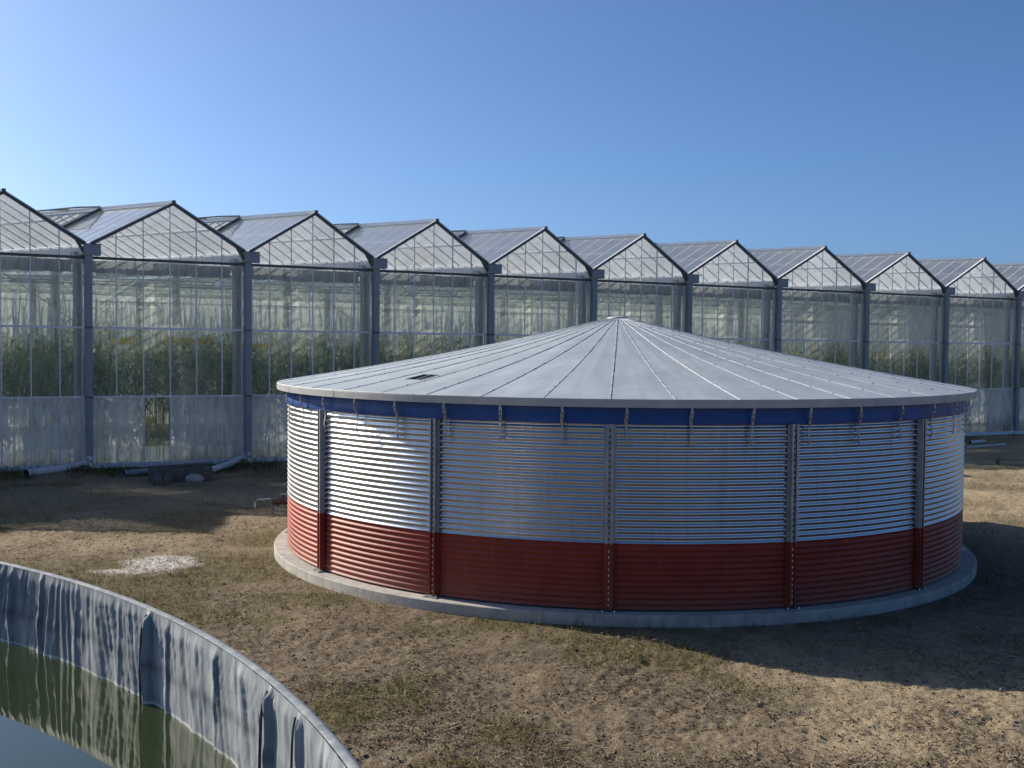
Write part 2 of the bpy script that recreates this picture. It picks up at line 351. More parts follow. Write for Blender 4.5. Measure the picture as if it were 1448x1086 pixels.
def ground_z(x, y, fine=True):
    s = (x - GP[0]) * wd[0] + (y - GP[1]) * wd[1]; d = (x - GP[0]) * wn[0] + (y - GP[1]) * wn[1]
    z = SLOPE * np.clip(s, -25, 62) * (1 - sstep(4, 15, d)) * sstep(-60, -35, d)
    if fine:
        dt = np.hypot(x - TC[0], y - TC[1])
        k = sstep(8.3, 9.4, dt) * sstep(-.2, 1.2, d) * (1 - sstep(60, 75, y))
        z = z + k * ((fbm(x * .22, y * .22, 3, 3) - .5) * .22 + (fbm(x * .9, y * .9, 3, 5) - .5) * .12)
        lump = fbm(x * 3.2, y * 3.2, 4, 9)
        z = z + sstep(8.25, 8.6, dt) * sstep(-.2, .6, d) * ((np.abs(lump - .5) * -.17 + .02) * (.28 + .34 * sstep(.38, .62, fbm(x * .6, y * .6, 3, 15))) + (fbm(x * 7, y * 7, 3, 12) - .5) * (.035 + .03 * sstep(.38, .62, fbm(x * .6, y * .6, 3, 15))))
    return z
def img_uv(x, y):
    return 724 + F * x / y
def grass_mask(x, y):
    dt = np.hypot(x - TC[0], y - TC[1]); an = np.degrees(np.arctan2((x - TC[0]) * tn[0] + (y - TC[1]) * tn[1], (x - TC[0]) * td[0] + (y - TC[1]) * td[1]))
    d = (x - GP[0]) * wn[0] + (y - GP[1]) * wn[1]
    p = fbm(x * .45, y * .45, 4, 21)
    m = .75 * sstep(.52, .66, p) * sstep(-9, -3, -(x - 3.0) + 0 * y)       # scattered patches
    near = (1 - sstep(8.5, 10.6, dt)) * sstep(-112, -85, an) * (1 - sstep(-18, 12, an))     # strip along the lit side of the base
    m = np.maximum(m, near * sstep(.36, .6, fbm(x * .8, y * .8, 3, 33)))
    m = np.maximum(m, .7 * (1 - sstep(8.45, 8.95, dt)) * sstep(.42, .6, fbm(x * 1.7, y * 1.7, 3, 37)))
    strip = (1 - sstep(1.6, 4.2, d)) * sstep(.1, .3, d) * 1.4
    m = np.maximum(m, strip * sstep(.35, .55, fbm(x * .5, y * .5, 3, 41)))
    right = sstep(11.5, 13.5, x) * sstep(24, 27, y)
    m = np.maximum(m, right * .55 * sstep(.4, .6, fbm(x * .6, y * .6, 3, 51)))
    return m
def dry_mask(x, y):
    r = sstep(1.5, 6, x) * (1 - sstep(17.5, 22, y)); r2 = sstep(11, 13, x) * sstep(23, 26, y)
    lft = sstep(24, 27, y) * (1 - sstep(-7, -4.5, x)) * .55
    return np.clip(np.maximum(np.maximum(r, r2), lft) * (.55 + .6 * fbm(x * .5, y * .5, 3, 61)), 0, 1)
def lime_mask(x, y):
    q = np.hypot((x + 7.85) / 1.1, (y - 24.4) / 1.3) + (fbm(x * 1.6, y * 1.6, 4, 71) - .5) * 1.3
    return 1 - sstep(.35, 1.05, q)

# ------------------------------------------------------------------ ground: one sheet to the horizon
def build_ground():
    nu = 760; us = np.linspace(-.84, .84, nu)
    ys = [7.5]
    while ys[-1] < 76: ys.append(ys[-1] * 1.0044)
    ys = np.array(ys); X = ys[:, None] * us[None]; Y = np.repeat(ys[:, None], nu, 1)
    edge = np.minimum(sstep(0, 12, np.arange(nu))[None], sstep(0, 12, nu - 1 - np.arange(nu))[None]) * np.ones((len(ys), 1))
    e2 = np.minimum(sstep(0, 8, np.arange(len(ys))), sstep(0, 8, len(ys) - 1 - np.arange(len(ys))))[:, None]
    k = edge * e2
    Z = ground_z(X, Y) * k
    V = np.stack([X, Y, Z], -1).reshape(-1, 3)
    I = np.arange(V.shape[0]).reshape(len(ys), nu)
    Fq = np.stack([I[:-1, :-1], I[:-1, 1:], I[1:, 1:], I[1:, :-1]], -1).reshape(-1, 4)
    a, b, c, d = I[0, 0], I[0, -1], I[-1, -1], I[-1, 0]
    # surroundings out to the horizon: skirts that share the border corners
    base = len(V); S = 5000.
    ext = np.array([(-S, -S, 0), (S, -S, 0), (S, S, 0), (-S, S, 0)])
    V = np.concatenate([V, ext]); e = base + np.arange(4)
    extra = [(e[0], e[1], b, a), (e[1], e[2], c, b), (e[2], e[3], d, c), (e[3], e[0], a, d)]
    Fq = np.concatenate([Fq, np.array(extra)])
    fade = np.concatenate([k.ravel(), np.zeros(4)]); gm, dm = grass_mask(V[:, 0], V[:, 1]), dry_mask(V[:, 0], V[:, 1])
    at = {'grass': gm * fade, 'dry': dm * fade + .22 * (1 - fade), 'lime': lime_mask(V[:, 0], V[:, 1]) * fade}
    o = np_mesh('ground', V, Fq, M['ground'], smooth=True, attrs=at)
    tag(o, kind='structure')
build_ground()

def scatter(n, u0=-.78, u1=.78, y0=8, y1=52, p=1.35):
    """points spread over the visible ground, denser towards the viewer's side"""
    y = y0 * (y1 / y0) ** (rng.random(n) ** p); x = y * (u0 + (u1 - u0) * rng.random(n))
    dt = np.hypot(x - TC[0], y - TC[1]); d = (x - GP[0]) * wn[0] + (y - GP[1]) * wn[1]
    k = (dt > 8.36) & (d > .25) & (np.hypot(x + 7.92, y - .7) > 8.3)
    fd = np.minimum(sstep(8, 12, y), 1 - sstep(40, 52, y)) * (1 - sstep(.56, .78, np.abs(x / y)))      # thins out gradually
    k &= rng.random(n) < fd
    return x[k], y[k]
def strips(name, x, y, ln, wdt, lift, tilt, curl, tone, mat, z0=None):
    """many small bent strips as one mesh"""
    n = len(x); a = rng.random(n) * 2 * np.pi
    d = np.stack([np.cos(a) * np.cos(tilt), np.sin(a) * np.cos(tilt), np.sin(tilt)], -1)
    side = np.stack([-np.sin(a), np.cos(a), (rng.random(n) - .5) * 1.2], -1); side /= np.linalg.norm(side, axis=1)[:, None]
    z = ground_z(x, y) if z0 is None else z0
    P = np.stack([x, y, z + lift], -1)
    k = (rng.random(n) - .5) * 2 * curl
    mid = P + d * (ln * .5)[:, None] + side * (k * ln)[:, None]; end = P + d * ln[:, None]
    mid[:, 2] += np.abs(k) * ln * .4
    h = side * (wdt / 2)[:, None]
    V = np.stack([P - h * .6, P + h * .6, mid + h, mid - h, end + h * .3, end - h * .3], 1).reshape(-1, 3)
    b = np.arange(n)[:, None] * 6
    Fq = np.concatenate([b + np.array([[0, 1, 2, 3]]), b + np.array([[3, 2, 4, 5]])])
    o = np_mesh(name, V, Fq, mat, attrs={'tone': np.repeat(np.clip(tone, 0, 1), 6)})
    return o
x, y = scatter(330000)
dm = dry_mask(x, y); pt_ = sstep(.36, .62, fbm(x * .7, y * .7, 4, 91)); keep = rng.random(len(x)) < (.18 + .5 * dm) * .4 + .75 * pt_; x, y, dm = x[keep], y[keep], dm[keep]; n = len(x)
o = strips('ground_litter', x, y, .03 + .14 * rng.random(n) ** 2.2, .007 + .018 * rng.random(n) ** 1.5, .004 + .03 * rng.random(n), (rng.random(n) - .3) * .7, .4, .18 + .56 * rng.random(n) ** 1.2 + .25 * dm * rng.random(n), M['straw'])
tag(o, kind='stuff')
# crumbs of soil and small stones
x, y = scatter(200000); k_ = sstep(.34, .62, fbm(x * .8, y * .8, 4, 95)); keep = rng.random(len(x)) < .12 + .75 * k_; x, y = x[keep], y[keep]; n = len(x)
sz = .004 + .020 * rng.random(n) ** 7 + .008 * rng.random(n)
O6 = np.array([(1, 0, 0), (-1, 0, 0), (0, 1, 0), (0, -1, 0), (0, 0, .5), (0, 0, -.6)], float)
ang = rng.random(n) * 6.283; ca, sa = np.cos(ang), np.sin(ang)
Vv = O6[None] * (.6 + .8 * rng.random((n, 6, 1))) * sz[:, None, None]
Vv = np.stack([Vv[..., 0] * ca[:, None] - Vv[..., 1] * sa[:, None], Vv[..., 0] * sa[:, None] + Vv[..., 1] * ca[:, None], Vv[..., 2]], -1)
Vv = Vv + np.stack([x, y, ground_z(x, y) + .3 * sz], -1)[:, None]
T8 = np.array([(0, 2, 4), (2, 1, 4), (1, 3, 4), (3, 0, 4), (2, 0, 5), (1, 2, 5), (3, 1, 5), (0, 3, 5)])
Fq = (np.arange(n)[:, None, None] * 6 + T8[None]).reshape(-1, 3)
o = np_mesh('soil_crumbs', Vv.reshape(-1, 3), Fq, M['straw'], attrs={'tone': np.repeat(.25 + .40 * rng.random(n) + .2 * (rng.random(n) < .04), 6)})
tag(o, kind='stuff')
x, y = scatter(420000); g = grass_mask(x, y); keep = rng.random(len(x)) < g ** 1.5 * .9; x, y = x[keep], y[keep]; n = len(x)
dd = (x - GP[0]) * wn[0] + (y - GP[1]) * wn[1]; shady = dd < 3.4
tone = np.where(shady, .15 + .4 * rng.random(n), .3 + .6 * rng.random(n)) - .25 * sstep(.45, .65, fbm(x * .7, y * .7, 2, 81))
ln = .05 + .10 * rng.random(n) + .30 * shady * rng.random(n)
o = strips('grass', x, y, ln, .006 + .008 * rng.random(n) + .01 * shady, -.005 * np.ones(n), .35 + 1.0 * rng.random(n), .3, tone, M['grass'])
tag(o, kind='stuff')

# ------------------------------------------------------------------ tanks
Z0, ZR, ZT, RW = .24, 1.371, 3.557, 8.0
PITCH = (ZT - Z0) / 31
def corrugated(z0, z1, r=RW, nt_=480, per=10):
    nz = int(round((z1 - z0) / PITCH * per)) + 1
    z = np.linspace(z0, z1, nz); a = np.linspace(0, 2 * np.pi, nt_, endpoint=False)
    rr = (r - .012 + .013 * np.cos(2 * np.pi * (z - Z0) / PITCH))[:, None] + .006 * (fbm(a[None] * 9 + 40, z[:, None] * 1.6, 3, 77) - .5) * sstep(0, .1, 3.14159 - np.abs(a[None] - 3.14159))
    return np.stack([rr * np.cos(a)[None], rr * np.sin(a)[None], np.repeat(z[:, None], nt_, 1)], -1)
def ringlathe(prof, n=240):
    a = np.linspace(0, 2 * np.pi, n, endpoint=False); p = np.array(prof)
    return np.stack([p[:, :1] * np.cos(a)[None], p[:, :1] * np.sin(a)[None], np.repeat(p[:, 1:], n, 1)], -1)

tank = empty('storage_tank', (TC[0], TC[1], 0), 'large round corrugated steel tank with a red lower band and conical roof', 'tank')
ZM = Z0 + round((ZR - Z0) / PITCH) * PITCH
grid_mesh('lower_wall', corrugated(Z0, ZM), M['red'], tank, closed=True)['label'] = 'dark red corrugated band round the foot of the tank'
grid_mesh('upper_wall', corrugated(ZM + .001, ZT), M['galv'], tank, closed=True)['label'] = 'shiny galvanised corrugated upper wall'
# concrete ring under it
cb = grid_mesh('concrete_base', ringlathe([(8.305, -.25), (8.305, .188), (8.29, .203), (7.6, .203)], 300), M['concrete'], smooth=False, closed=True, loc=(TC[0], TC[1], 0))
tag(cb, 'low pale concrete ring under the corrugated tank', 'foundation')

def stiffener(deg, parent, mats, lo):
    """upright channel: two lips, recessed web with a row of slots, bolts beside it"""
    b = MB(); a = math.radians(deg)
    o = np.array([*(math.cos(a) * td + math.sin(a) * tn), 0]); t = np.array([*(-math.sin(a) * td + math.cos(a) * tn), 0]); up = np.array([0, 0, 1.])
    for z0, z1, mi in ((Z0 + .005, ZM, 1), (ZM + .001, ZT - .01, 0)):
        zc, hz = (z0 + z1) / 2, (z1 - z0) / 2
        for sgn in (-1, 1):
            b.frame_box(o * 8.052 + t * sgn * .058 + up * zc, o * .052, t * .006, up * hz, mi)
            b.frame_box(o * 8.101 + t * sgn * .047 + up * zc, o * .004, t * .017, up * hz, mi)
            b.frame_box(o * 8.012 + t * sgn * .085 + up * zc, o * .006, t * .021, up * hz, mi)
        b.frame_box(o * 8.07 + up * zc, o * .004, t * .051, up * hz, mi)
    z = Z0 + .08; k = 0
    while z < ZT - .05:
        if z < ZM - .03: b.frame_box(o * 8.076 + up * z, o * .004, t * .009, up * .024, 3)
        elif z > ZM + .03: b.frame_box(o * 8.0765 + up * z, o * .004, t * .011, up * .022, 2)
        for sgn in (-1, 1):
            b.frame_box(o * 8.008 + t * sgn * .135 + up * (z + .02), o * .012, t * .011, up * .011, 3 if z > ZM else 4)
        z += PITCH
    s = b.build('stiffener', mats, parent)
    if lo:
        p = MB(); p.frame_box(o * 8.09 + up * .212, o * .09, t * .15, up * .009, 0)
        for sgn in (-1, 1):
            p.tube([o * 8.13 + t * sgn * .11 + up * .22, o * 8.13 + t * sgn * .11 + up * .25], .016, 6, 1)
        p.build('base_plate', [M['steel'], M['bright']], s)
    return s
for k in range(15): stiffener(-.8 + 24 * k - {12: 11.5, 3: -12}.get(k, 0), tank, [M['steel'], M['red'], M['slot'], M['bright'], M['slot']], True)

# blue liner edge hung over the top of the wall
a = np.linspace(0, 2 * np.pi, 720, endpoint=False); zz = np.linspace(0, 1, 7)
wob = (fbm(np.cos(a) * 30, np.sin(a) * 30, 3, 5) - .5)
rr = 8.035 + .01 * np.sin(zz * 7)[:, None] + .035 * wob[None] * (1 - zz)[:, None]; lowz = ZT - .022 + .025 * (fbm(np.cos(a) * 18, np.sin(a) * 18, 3, 8) - .5)
zb = lowz[None] + (3.87 - lowz)[None] * zz[:, None]
grid_mesh('blue_skirt', np.stack([rr * np.cos(a), rr * np.sin(a), zb], -1), M['blue'], tank, closed=True)

# conical roof: 45 flat panels with standing seams
RZ, RA, RR = 3.99, 5.62, 8.232
HA, HR0, HR1, HS0, HS1 = None, 0, 0, 0, 0
def cone(deg, r): return tp(deg, r, RZ + (RA - RZ) * (1 - r / RR) - .10 * math.sin(math.pi * r / RR))
rf = MB(); hatch_k = None
HX, HY = -4.27, None
# hatch position measured on the cone
hatch_deg, hatch_r = -35.5, 6.72
NP = 45; st0 = -1.0
radii = [.12, .8, 1.6, 2.6, 3.6, 4.6, 5.6, 6.45, 6.98, 7.6, RR]
for k in range(NP):
    a0, a1 = st0 + 8 * k, st0 + 8 * (k + 1)
    a0n = (a0 + 180) % 360 - 180
    fr = [0, .42, .86, 1] if a0n <= hatch_deg < a0n + 8 else [0, .5, 1]
    j = (rng.random() - .5) * .012
    for q in range(len(radii) - 1):
        for h in range(len(fr) - 1):
            if len(fr) == 4 and q == 7 and h == 1: continue
            A, B = a0 + 8 * fr[h], a0 + 8 * fr[h + 1]
            # a shallow swelling between the seams
            def pt(dg, r, fk):
                p = cone(dg, r); p[2] += (.004 + .3 * j) * math.sin(math.pi * fk) * min(1, r / 3); return p
            rf.quad(pt(A, radii[q], fr[h]), pt(A, radii[q + 1], fr[h]), pt(B, radii[q + 1], fr[h + 1]), pt(B, radii[q], fr[h + 1]))
roof = rf.build('roof', M['roof'], tank)
k = int(((hatch_deg - st0) % 360) // 8); A0 = st0 + 8 * k
hm = MB(); c4 = [cone(A0 + 8 * .42, 6.45), cone(A0 + 8 * .42, 6.98), cone(A0 + 8 * .86, 6.98), cone(A0 + 8 * .86, 6.45)]
for i in range(4):
    p, q = c4[i], c4[(i + 1) % 4]; dn = np.array([0, 0, -.28])
    hm.quad(p, q, q + dn, p + dn, 1); hm.bar(p + [0, 0, .008], q + [0, 0, .008], .018, .014)
hm.quad(*[p + np.array([0, 0, -.28]) for p in c4], mi=1)
hm.bar((c4[0] + c4[3]) / 2, (c4[1] + c4[2]) / 2 + [0, 0, -.02], .03, .03)
hm.build('hatch', [M['steel'], M['slot']], roof)
for k in range(NP):
    sm = MB(); dg = st0 + 8 * k
    rs = [.16, 1.5, 3, 4.5, 6, 7.2, RR + .004]
    hgt = .003 + .004 * rng.random(); wdt = .009 + .009 * rng.random(); dj = (rng.random() - .5) * .5
    for i in range(len(rs) - 1):
        p, q = cone(dg + dj * (rs[i] > .5), rs[i]), cone(dg + dj, rs[i + 1])
        sm.bar(p + [0, 0, .004], q + [0, 0, .004], wdt, hgt * 2)
    r = .6
    while r < 8:
        p = cone(dg + dj, r); sm.frame_box(p + [0, 0, hgt + .006], [.011, 0, 0], [0, .011, 0], [0, 0, .006], 1); r += .34 + .5 * rng.random()
    sm.build('roof_seam', [M['seam'], M['slot']], roof)
cp = grid_mesh('cap', ringlathe([(.27, RA - .07), (.27, RA - .05), (.22, RA - .025), (.12, RA - .0), (.001, RA + .015)], 40), M['trim'], roof, closed=True)
trim = grid_mesh('eave_trim', ringlathe([(8.02, 3.845), (8.225, 3.845), (8.24, 3.845), (8.245, 3.96), (8.243, RZ - .004), (8.232, RZ + .004)], 315), M['trim'], tank, closed=True, smooth=False)
for k in range(23):
    tj = MB(); a = math.radians(4 + 360 / 23 * k); o = np.array([*(math.cos(a) * td + math.sin(a) * tn), 0]); t = np.array([*(-math.sin(a) * td + math.cos(a) * tn), 0])
    tj.frame_box(o * 8.244 + np.array([0, 0, 3.917]), o * .004, t * .02, np.array([0, 0, .069]))
    tj.build('trim_joint', M['trim'], trim)

# hanging straps that tie the roof edge down
def strap(deg, i):
    b = MB(); a = math.radians(deg); o = np.array([*(math.cos(a) * td + math.sin(a) * tn), 0]); t = np.array([*(-math.sin(a) * td + math.cos(a) * tn), 0]); up = np.array([0, 0, 1.])
    lean = (rng.random() - .5) * .05; bot = 3.13 + .06 * rng.random()
    zs = np.linspace(3.85, bot, 9); pts = []
    for q, z in enumerate(zs):
        f = q / 8; pts.append(o * (8.15 - .075 * f + .02 * math.sin(f * 9)) + t * (lean * f + .012 * math.sin(f * 11 + i)) + up * z)
    for q in range(8):
        wq = (.022, .030, .030, .024, .016, .016, .016, .015)[q]
        b.bar(pts[q], pts[q + 1], wq * 2, .014, up=o)
    for q in (1, 2): b.frame_box(pts[q] * .5 + pts[q + 1] * .5 + o * .009, o * .004, t * .009, up * .022, 1)
    for q in range(4):
        z = bot + .05 + q * PITCH
        b.tube([o * 7.995 + t * (.055 + lean) + up * z, o * 8.06 + t * (.055 + lean) + up * z], .011, 6, 2)
        b.bar(o * 8.055 + t * (.06 + lean) + up * z, o * 8.07 + t * (lean * .8) + up * (z + .01), .014, .01, mi=2)
    b.build('strap', [M['steel'], M['slot'], M['steel']], tank)
for k in range(45): strap(1.2 + 8 * k, k)

# open tank beside the viewer: same kind of tank, no roof, silver liner folded over the rim
OC = np.array([-7.92, .70]); OR = 8.0; ORIM, OWAT = 3.52, 3.03
ot = empty('open_tank', (OC[0], OC[1], 0), 'open round water tank with a wrinkled silver blue liner folded over its rim', 'tank')
grid_mesh('outer_wall', corrugated(Z0 - .2, ORIM - .1, 8.05, 300, 6), M['galv'], ot, closed=True)
grid_mesh('rim_edge', ringlathe([(8.05, ORIM - .13), (8.052, ORIM - .02), (8.04, ORIM + .006), (8.018, ORIM + .014), (7.995, ORIM + .006)], 600), M['liner'], ot, closed=True)
na = 4200; a = np.linspace(0, 2 * np.pi, na, endpoint=False); zs = np.linspace(ORIM + .008, OWAT - .12, 30)
Z = np.repeat(zs[:, None], na, 1); Ag = np.repeat(a[None], 30, 0); dz = (ORIM - Z)
sl = (fbm(Ag * 12, Z * 0 + 3, 2, 101) - .5) * .06
u = (Ag + sl * dz * 1.3) * OR
fold = (fbm(u * 2.6, dz * .6, 2, 103) - .5) * .011 + (np.abs(fbm(u * 17, dz * .5, 2, 107) - .5)) * -.020 + (np.abs(fbm(u * 46, dz * .9, 2, 113) - .5)) * -.020 * sstep(.36, .56, fbm(u * 1.3, dz * 1.2, 2, 117)) + (fbm(u * 26, dz * 9, 2, 109) - .5) * .008
fold += (fbm(u * 5, dz * 9 + u * 2, 3, 111) - .5) * .009
amp = sstep(0, .06, dz) * .9 + .25
rad = OR - .01 - .0 * dz + fold * amp
rad -= .012 * np.abs(np.sin(Ag * 41)) ** 12 * sstep(0, .05, dz)
big = [(41.46, .045, .02), (30.0, .04, .04), (27.3, .02, .0), (53.6, .02, .25), (51.0, .024, .25), (39.8, .015, .12), (48.0, .011, .12), (44.2, .009, .0), (35.2, .009, .1), (58, .03, .3), (66, .03, .3), (85, .04, .2), (100, .04, -.2)]
for deg, h, slant in big:
    x0 = math.radians(deg); q = (Ag - x0) * OR - slant * .22 * (dz) + .008 * np.sin(dz * 14)
    rad -= h * np.exp(-np.clip(q / .028, -9, 9) ** 2 * np.where(q > 0, 1, 8.)) * sstep(-.02, .05, dz)
V = np.stack([rad * np.cos(Ag), rad * np.sin(Ag), Z], -1)
ln = grid_mesh('liner', V, M['liner'], ot, closed=True)
for deg, h, slant in big[:3]:  # thin dark tubes added along three liner folds to paint in their shade
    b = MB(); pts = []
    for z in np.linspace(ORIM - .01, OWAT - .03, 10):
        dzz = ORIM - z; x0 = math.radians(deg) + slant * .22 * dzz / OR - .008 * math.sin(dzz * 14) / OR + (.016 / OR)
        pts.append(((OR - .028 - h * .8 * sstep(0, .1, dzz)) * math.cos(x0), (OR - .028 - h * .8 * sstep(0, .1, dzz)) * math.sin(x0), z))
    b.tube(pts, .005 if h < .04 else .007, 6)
    b.build('fold_shade_line', M['black'], ln)
b = MB(); n = 240
b.add([(0, 0, 0)] + [(8.02 * math.cos(2 * math.pi * i / n), 8.02 * math.sin(2 * math.pi * i / n), 0) for i in range(n)], [(0, 1 + i, 1 + (i + 1) % n) for i in range(n)])
tag(b.build('water', M['water'], loc=(OC[0], OC[1], OWAT)), kind='structure')

# ------------------------------------------------------------------ greenhouse
S = [-18.1, -12.1, -6.05, 0, 6.05, 11.52, 16.98, 22.4, 27.9, 33.6, 39.75, 45.88, 51.95, 58.1, 64.2]
DEEP = 26.; RIDGE, GUT, R3, R2, R1, RB = 10.2, 8.42, 8.0, 5.36, 2.72, .12
gh = empty('greenhouse', (GP[0], GP[1], 0), 'long multi bay glass greenhouse with a row of pitched gables behind the tank', 'greenhouse')
WN = np.array([*wn, 0]); UP = np.array([0, 0, 1.])
def Wo(s, t, z, o=0.): return W(s, t, z) + WN * o
rdv = np.array([*rd, 0]); wdv = np.array([wd[0], wd[1], SLOPE])
for bi in range(len(S) - 1):
    s0, s1 = S[bi], S[bi + 1]; wd_ = s1 - s0; sm = s0 + .523 * wd_
    e0, e1 = s0 + .10, s1 - .10
    xs = [s0 + wd_ * f for f in (0.02, .167, .333, .5, .667, .833, .98)]
    def rake(s): return GUT + .02 + (RIDGE - GUT) * ((s - s0) / (sm - s0) if s < sm else (s1 - s) / (s1 - sm))
    # glass panes of the front wall
    g = MB()
    for i in range(6):
        for (za, zb, mi) in ((RB, R1, 2), (R1, R2, 0), (R2, R3, 1)):
            if mi == 2 and bi == 3 and i == 2: mi = 0
            dx = (rng.random() - .5) * .006
            g.quad(Wo(xs[i], 0, za, dx), Wo(xs[i + 1], 0, za, -dx), Wo(xs[i + 1], 0, zb, dx), Wo(xs[i], 0, zb, -dx), mi)
    fw = g.build('front_wall', [M['glass'], M['glass_mid'], M['glass_low']], gh)
    f = MB()
    for i, x in enumerate(xs):
        f.bar(Wo(x, 0, RB, .02), Wo(x, 0, R3, .02), .045, .07, up=WN)
        if bi < 9:
            for z in (4.2, 6.1, 6.7):
                f.frame_box(Wo(x, 0, z + .2 * rng.random(), .06), wdv * .035, WN * .012, UP * .022)
    f.bar(Wo(e0, 0, RB - .05, .0), Wo(e1, 0, RB - .05, .0), .12, .22)
    for z, h in ((R1, .07), (R2, .08)): f.bar(Wo(e0, 0, z, .035), Wo(e1, 0, z, .035), .06, h, mi=0)
    f.bar(Wo(e0, 0, R3, .035), Wo(e1, 0, R3, .035), .08, .10, mi=1)
    f.build('wall_frame', [M['alu'], M['dark']], fw)
    # gable
    gg = MB(); gx = [e0] + xs[1:3] + [sm] + xs[3:6] + [e1]; gx = sorted(gx)
    for i in range(len(gx) - 1):
        gg.quad(Wo(gx[i], 0, R3), Wo(gx[i + 1], 0, R3), Wo(gx[i + 1], 0, rake(gx[i + 1])), Wo(gx[i], 0, rake(gx[i])))
    gb = gg.build('gable', M['glass_gable'], gh)
    f = MB()
    for x in xs[1:6]: f.bar(Wo(x, 0, R3 + .05, .02), Wo(x, 0, rake(x) - .03, .02), .04, .06, up=WN)
    for p, q in ((s0 + .08, sm), (sm, s1 - .08)):
        f.bar(Wo(p, 0, rake(p) + .02, .05), Wo(q, 0, rake(q) + .02, .05), .10, .10, mi=1)
        f.bar(Wo(p, 0, rake(p) + .09, .05), Wo(q, 0, rake(q) + .09, .05), .10, .04, mi=2)
    f.frame_box(Wo(sm, 0, RIDGE + .09, .06), wdv * .07, WN * .08, UP * .08, 1)
    f.build('gable_frame', [M['alu'], M['dark'], M['white']], gb)
    # roof slopes (vent opening in the left slope behind the front four metres) with glazing bars
    V0, V1 = 4.4, 8.6
    r_ = MB(); rb = MB()
    def RP(side, fr, t):     # fr 0 gutter .. 1 ridge
        x = s0 + .06 + (sm - s0 - .06) * fr if side == 0 else s1 - .06 - (s1 - .06 - sm) * fr
        return W(x, t, GUT + .05 + (RIDGE - GUT) * fr)
    ts = np.linspace(.03, DEEP, 36)
    for side in (0, 1):
        for i in range(len(ts) - 1):
            ta, tb = ts[i], ts[i + 1]
            top = 1.
            if side == 0 and V0 < (ta + tb) / 2 < V1: top = .5
            A, B, C_, D = RP(side, 0, ta), RP(side, 0, tb), RP(side, top, tb), RP(side, top, ta)
            r_.quad(A, B, C_, D)
            rb.bar(RP(side, .02, ta) - [0, 0, .03], RP(side, .99, ta) - [0, 0, .03], .032, .06, mi=0)
        rb.bar(RP(side, .5, .05) - [0, 0, .07], RP(side, .5, DEEP) - [0, 0, .07], .05, .06)
    ro = r_.build('roof', M['glass_roof'], gh)
    rb.bar(RP(0, .3, V0) + [0, 0, .06], RP(0, 1, V0) + [0, 0, .06], .12, .12, mi=1)
    rb.build('roof_frame', [M['alu'], M['dark']], ro)
    b = MB(); b.bar(W(sm, 0, RIDGE + .12), W(sm, DEEP, RIDGE + .12), .16, .09); b.build('ridge_beam', M['white'], ro)
    # opened ridge vent flap: hinged at the ridge, outer edge lifted
    v = MB(); hv0, hv1 = W(sm - .02, V0, RIDGE + .18), W(sm - .02, V1, RIDGE + .18); ou = W(sm - .9, V0, RIDGE - .02) - W(sm, V0, RIDGE); up_ = np.array([ou[0], ou[1], -.07])
    v.quad(hv0, hv1, hv1 + up_, hv0 + up_, 0)
    for p, q in ((hv0, hv0 + up_), (hv1, hv1 + up_), (hv0 + up_, hv1 + up_), ((hv0 + hv1) / 2, (hv0 + hv1) / 2 + up_)): v.bar(p, q, .05, .05, mi=1)
    v.build('roof_vent', [M['glass'], M['dark']], ro)
    # folded shade screen and lattice trusses under the eaves
    sc = MB(); nx = 60
    for zt, zb, tt in ((7.93, 7.42, .55),):
        for i in range(nx):
            xa, xb = e0 + .15 + (e1 - e0 - .3) * i / nx, e0 + .15 + (e1 - e0 - .3) * (i + 1) / nx
            wa, wb = .06 * math.sin(i * 1.9), .06 * math.sin((i + 1) * 1.9); za = zb + .06 * vnoise(i * .4, bi * 3.3, 5); zc = zb + .06 * vnoise((i + 1) * .4, bi * 3.3, 5)
            sc.quad(W(xa, tt + wa, za), W(xb, tt + wb, zc), W(xb, tt + wb, zt), W(xa, tt + wa, zt))
    tt_ = np.linspace(.6, DEEP - .1, 40)
    for i in range(39):
        if i % 5 == 2: continue
        za, zb = 7.62 - .05 * (i % 2), 7.62 - .05 * ((i + 1) % 2)
        sc.quad(W(e0 + .1, tt_[i], za), W(e1 - .1, tt_[i], za), W(e1 - .1, tt_[i + 1], zb), W(e0 + .1, tt_[i + 1], zb), 1)
    sc.build('shade_screen', [M['screen'], M['curtain']], gh)
    tr = MB()
    for tt in (1.3, 12.5, 24):
        for z in (7.05, 7.55): tr.bar(W(e0, tt, z), W(e1, tt, z), .05, .06)
        for i in range(10):
            xa, xb = e0 + (e1 - e0) * i / 10, e0 + (e1 - e0) * (i + 1) / 10
            tr.bar(W(xa, tt, 7.07 if i % 2 else 7.53), W(xb, tt, 7.53 if i % 2 else 7.07), .025, .025)
    for z in (7.2, 7.32): tr.tube([W(e0, 1.7, z), W(e1, 1.7, z - .02)], .025, 6)
    if bi % 2 == 1 or bi > 8:
        tr.tube([W(s0 + .2, .5, 5.9), W(s0 + 2.2, .5, 7.2)], .018, 5)
    else:
        tr.tube([W(s1 - 2.6, .5, 7.3), W(s1 - .2, .5, 5.6)], .018, 5)
    tr.build('truss', M['column'], gh)
